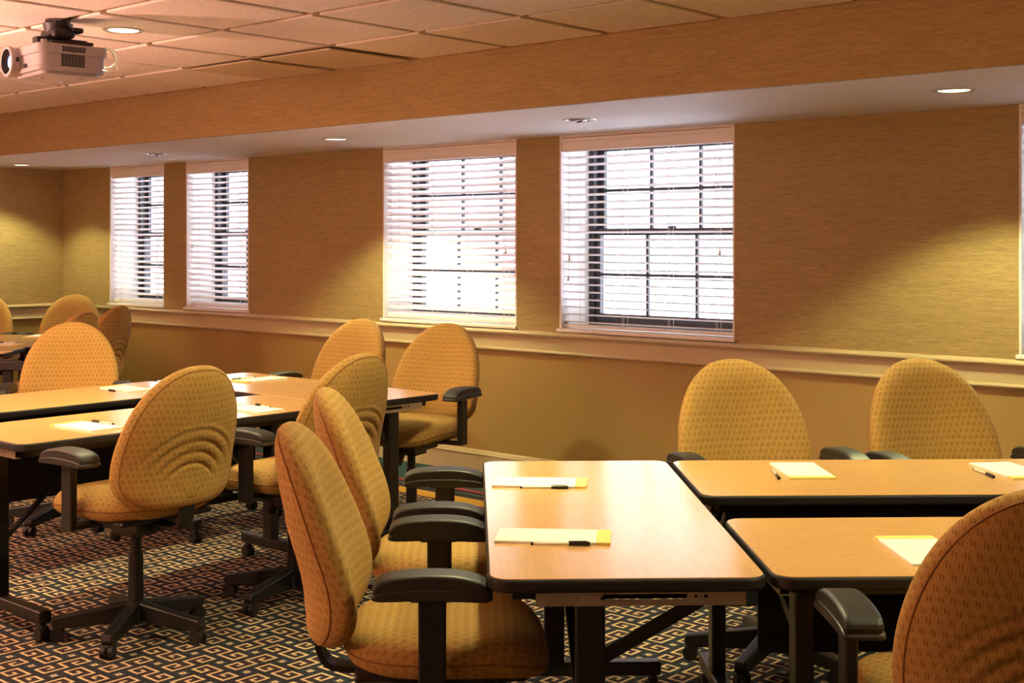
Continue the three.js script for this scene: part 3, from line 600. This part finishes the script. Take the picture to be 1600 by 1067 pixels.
pen('capped ballpoint pen along the pad at the second chair\'s place', near(0.183, 1.028), rot(E1, 1));
pen('pen beside the pad next to the glare-washed table, cap outward', near(0.906, 1.217), rot(neg(E2), 5));
pen('pen beside the pad before the second facing chair', near(1.560, 1.22), rot(neg(E2), -3));
pen('pen beside the pad on the gold lit chair\'s row', [-5.70, 2.634], [1, 0]);
pen('pen lying behind the pad at the chair with its whole base in view', [-4.70, 3.262], [-1, 0.05]);
pen('pen beside the pad before the half hidden chair by the window wall', [-5.66, 1.86], [0, 1]);
pen('pen beside the pad before the sideways chair', [-4.64, 2.515], [-1, -0.2]);
pen('pen on the middle far table pad', plan(-3.62, 9.38), neg(RT));

// ---------------------------------------------------------------- ceiling projector
{
  const p = thing('projector', 'pale ceiling projector with glowing blue lens and vent slots on its side', 'projector', [-5.09, 2.155, 3.235], 0);
  const dir = [-0.743 * RT[0] - 0.669 * FW[0], -0.743 * RT[1] - 0.669 * FW[1]]; p.rotation.y = face(...dir);
  const Wd = 0.35, Dp = 0.30, Hh = 0.118;   // local: front +z, the side toward the camera is -x or +x
  const plate = (h, y, inset) => new THREE.ExtrudeGeometry(roundRect(Wd - inset * 2, Dp - inset * 2, 0.035), { depth: h, bevelEnabled: true, bevelThickness: 0.004, bevelSize: 0.004, bevelSegments: 3, curveSegments: 8 }).rotateX(-Math.PI / 2).translate(0, y, 0);
  const body = mesh('housing', [plate(0.032, Hh - 0.036, 0.004), plate(0.012, -0.002, 0.030), plate(0.012, 0.012, 0.010)], M.projBody, p);
  const skirt = mesh('side_panel', plate(0.062, 0.024, 0.012), M.projSide, p);
  const S = 1;   // side that faces the photograph's camera
  const slots = [], slots2 = [];
  for (let c = 0; c < 7; c++) for (let r = 0; r < 11; r++) slots.push(bx(0.003, 0.0034, 0.012, S * (Wd / 2 - 0.0078), 0.030 + r * 0.0052, 0.05 - c * 0.0145));
  for (let c = 0; c < 7; c++) for (let r = 0; r < 5; r++) slots2.push(bx(0.003, 0.003, 0.012, S * (Wd / 2 + 0.0), 0.088 + r * 0.0046, 0.05 - c * 0.0145));
  mesh('vent_slots', slots, M.projDark, skirt); mesh('vent_slots', slots2, M.projDark, body);
  const lx = -S * 0.085;
  const flare = new THREE.LatheGeometry([[0.052, 0.035], [0.060, 0.036], [0.066, 0.030], [0.062, 0.010], [0.058, -0.01], [0.058, -0.04]].map(([r, h]) => new THREE.Vector2(r, h)), 40).rotateX(Math.PI / 2).translate(lx, Hh / 2, Dp / 2);
  mesh('lens_ring', flare, M.projBody, p);
  mesh('lens_well', new THREE.LatheGeometry([[0.053, 0.035], [0.044, 0.012], [0.034, 0.008], [0.032, 0.020], [0.028, 0.022]].map(([r, h]) => new THREE.Vector2(r, h)), 36).rotateX(Math.PI / 2).translate(lx, Hh / 2, Dp / 2), M.projDark, p);
  mesh('projector_lamp_lens', new THREE.SphereGeometry(0.03, 24, 10, 0, Math.PI * 2, 0, 1.35).scale(1, 0.35, 1).rotateX(Math.PI / 2).translate(lx, Hh / 2, Dp / 2 + 0.012), M.projLens, p);
  mesh('focus_tab', rbx(0.012, 0.02, 0.012, 0.003, lx + S * 0.062, Hh / 2 + 0.004, Dp / 2 + 0.012), M.projDark, p);
  mesh('sensor_window', rbx(0.03, 0.016, 0.004, 0.001, lx + S * 0.10, 0.034, Dp / 2 - 0.004), M.projDark, p);
  mesh('top_knob', cyl(0.014, 0.013, 0.022, S * 0.10, Hh + 0.010, 0.10, 18), M.projBody, p);
  for (const [fx, fz] of [[0.09, -0.06], [-0.09, -0.06], [0, 0.07]]) mesh('foot_pad', cyl(0.01, 0.01, 0.006, S * fx, -0.008, fz, 12), M.projSide, p);
  const L = new THREE.SpotLight(new THREE.Color().setRGB(0.5, 0.6, 1), 4, 0, 16 * D2R, 0.3, 2); L.position.set(lx, Hh / 2, Dp / 2 + 0.05); L.target.position.set(lx, Hh / 2 - 0.1, 3); L.castShadow = true; p.add(L, L.target);
  const rx = -Dp / 2;
  for (const [pts] of [[[[0.10, 0.112, rx + 0.02], [0.11, 0.125, rx - 0.03], [0.12, 0.10, rx - 0.055], [0.11, 0.055, rx - 0.045], [0.10, 0.04, rx + 0.005]]], [[[0.06, 0.115, rx + 0.02], [0.08, 0.13, rx - 0.04], [0.10, 0.09, rx - 0.07], [0.08, 0.05, rx - 0.04], [0.07, 0.05, rx + 0.005]]], [[[0.13, 0.112, rx + 0.02], [0.14, 0.11, rx - 0.02], [0.145, 0.07, rx - 0.035], [0.13, 0.03, rx - 0.05], [0.12, 0.03, rx + 0.005]]]])
    mesh('cable', tube(pts.map(([x, y, z]) => [S * x, y, z]), 0.0034, 30, 8), M.whiteCable, p);
  const m = thing('projector_mount', 'black ceiling bracket carrying the projector', 'mount', [-5.09, 2.273, 3.235], p.rotation.y);
  mesh('ceiling_flange', [cyl(0.052, 0.05, 0.012, 0, 0.119, 0, 28), cyl(0.03, 0.03, 0.02, 0, 0.127 - 0.02, 0, 20)], M.chromeDark, m);
  mesh('swivel_body', [rbx(0.15, 0.045, 0.10, 0.02, 0, 0.062, 0, 3), cyl(0.05, 0.062, 0.04, 0, 0.085, 0, 24), rbx(0.06, 0.022, 0.05, 0.008, 0.06, 0.075, -0.05)], M.projDark, m);
  mesh('mount_plate', [rbx(0.24, 0.014, 0.05, 0.004, 0, 0.014, 0.05), rbx(0.24, 0.014, 0.05, 0.004, 0.02, 0.014, -0.07), rbx(0.05, 0.03, 0.22, 0.006, 0, 0.03, -0.01)], M.projDark, m);
}

scene.traverse((o) => { if (o.isMesh) { o.castShadow = o.receiveShadow = true; } });
renderer.render(scene, camera);
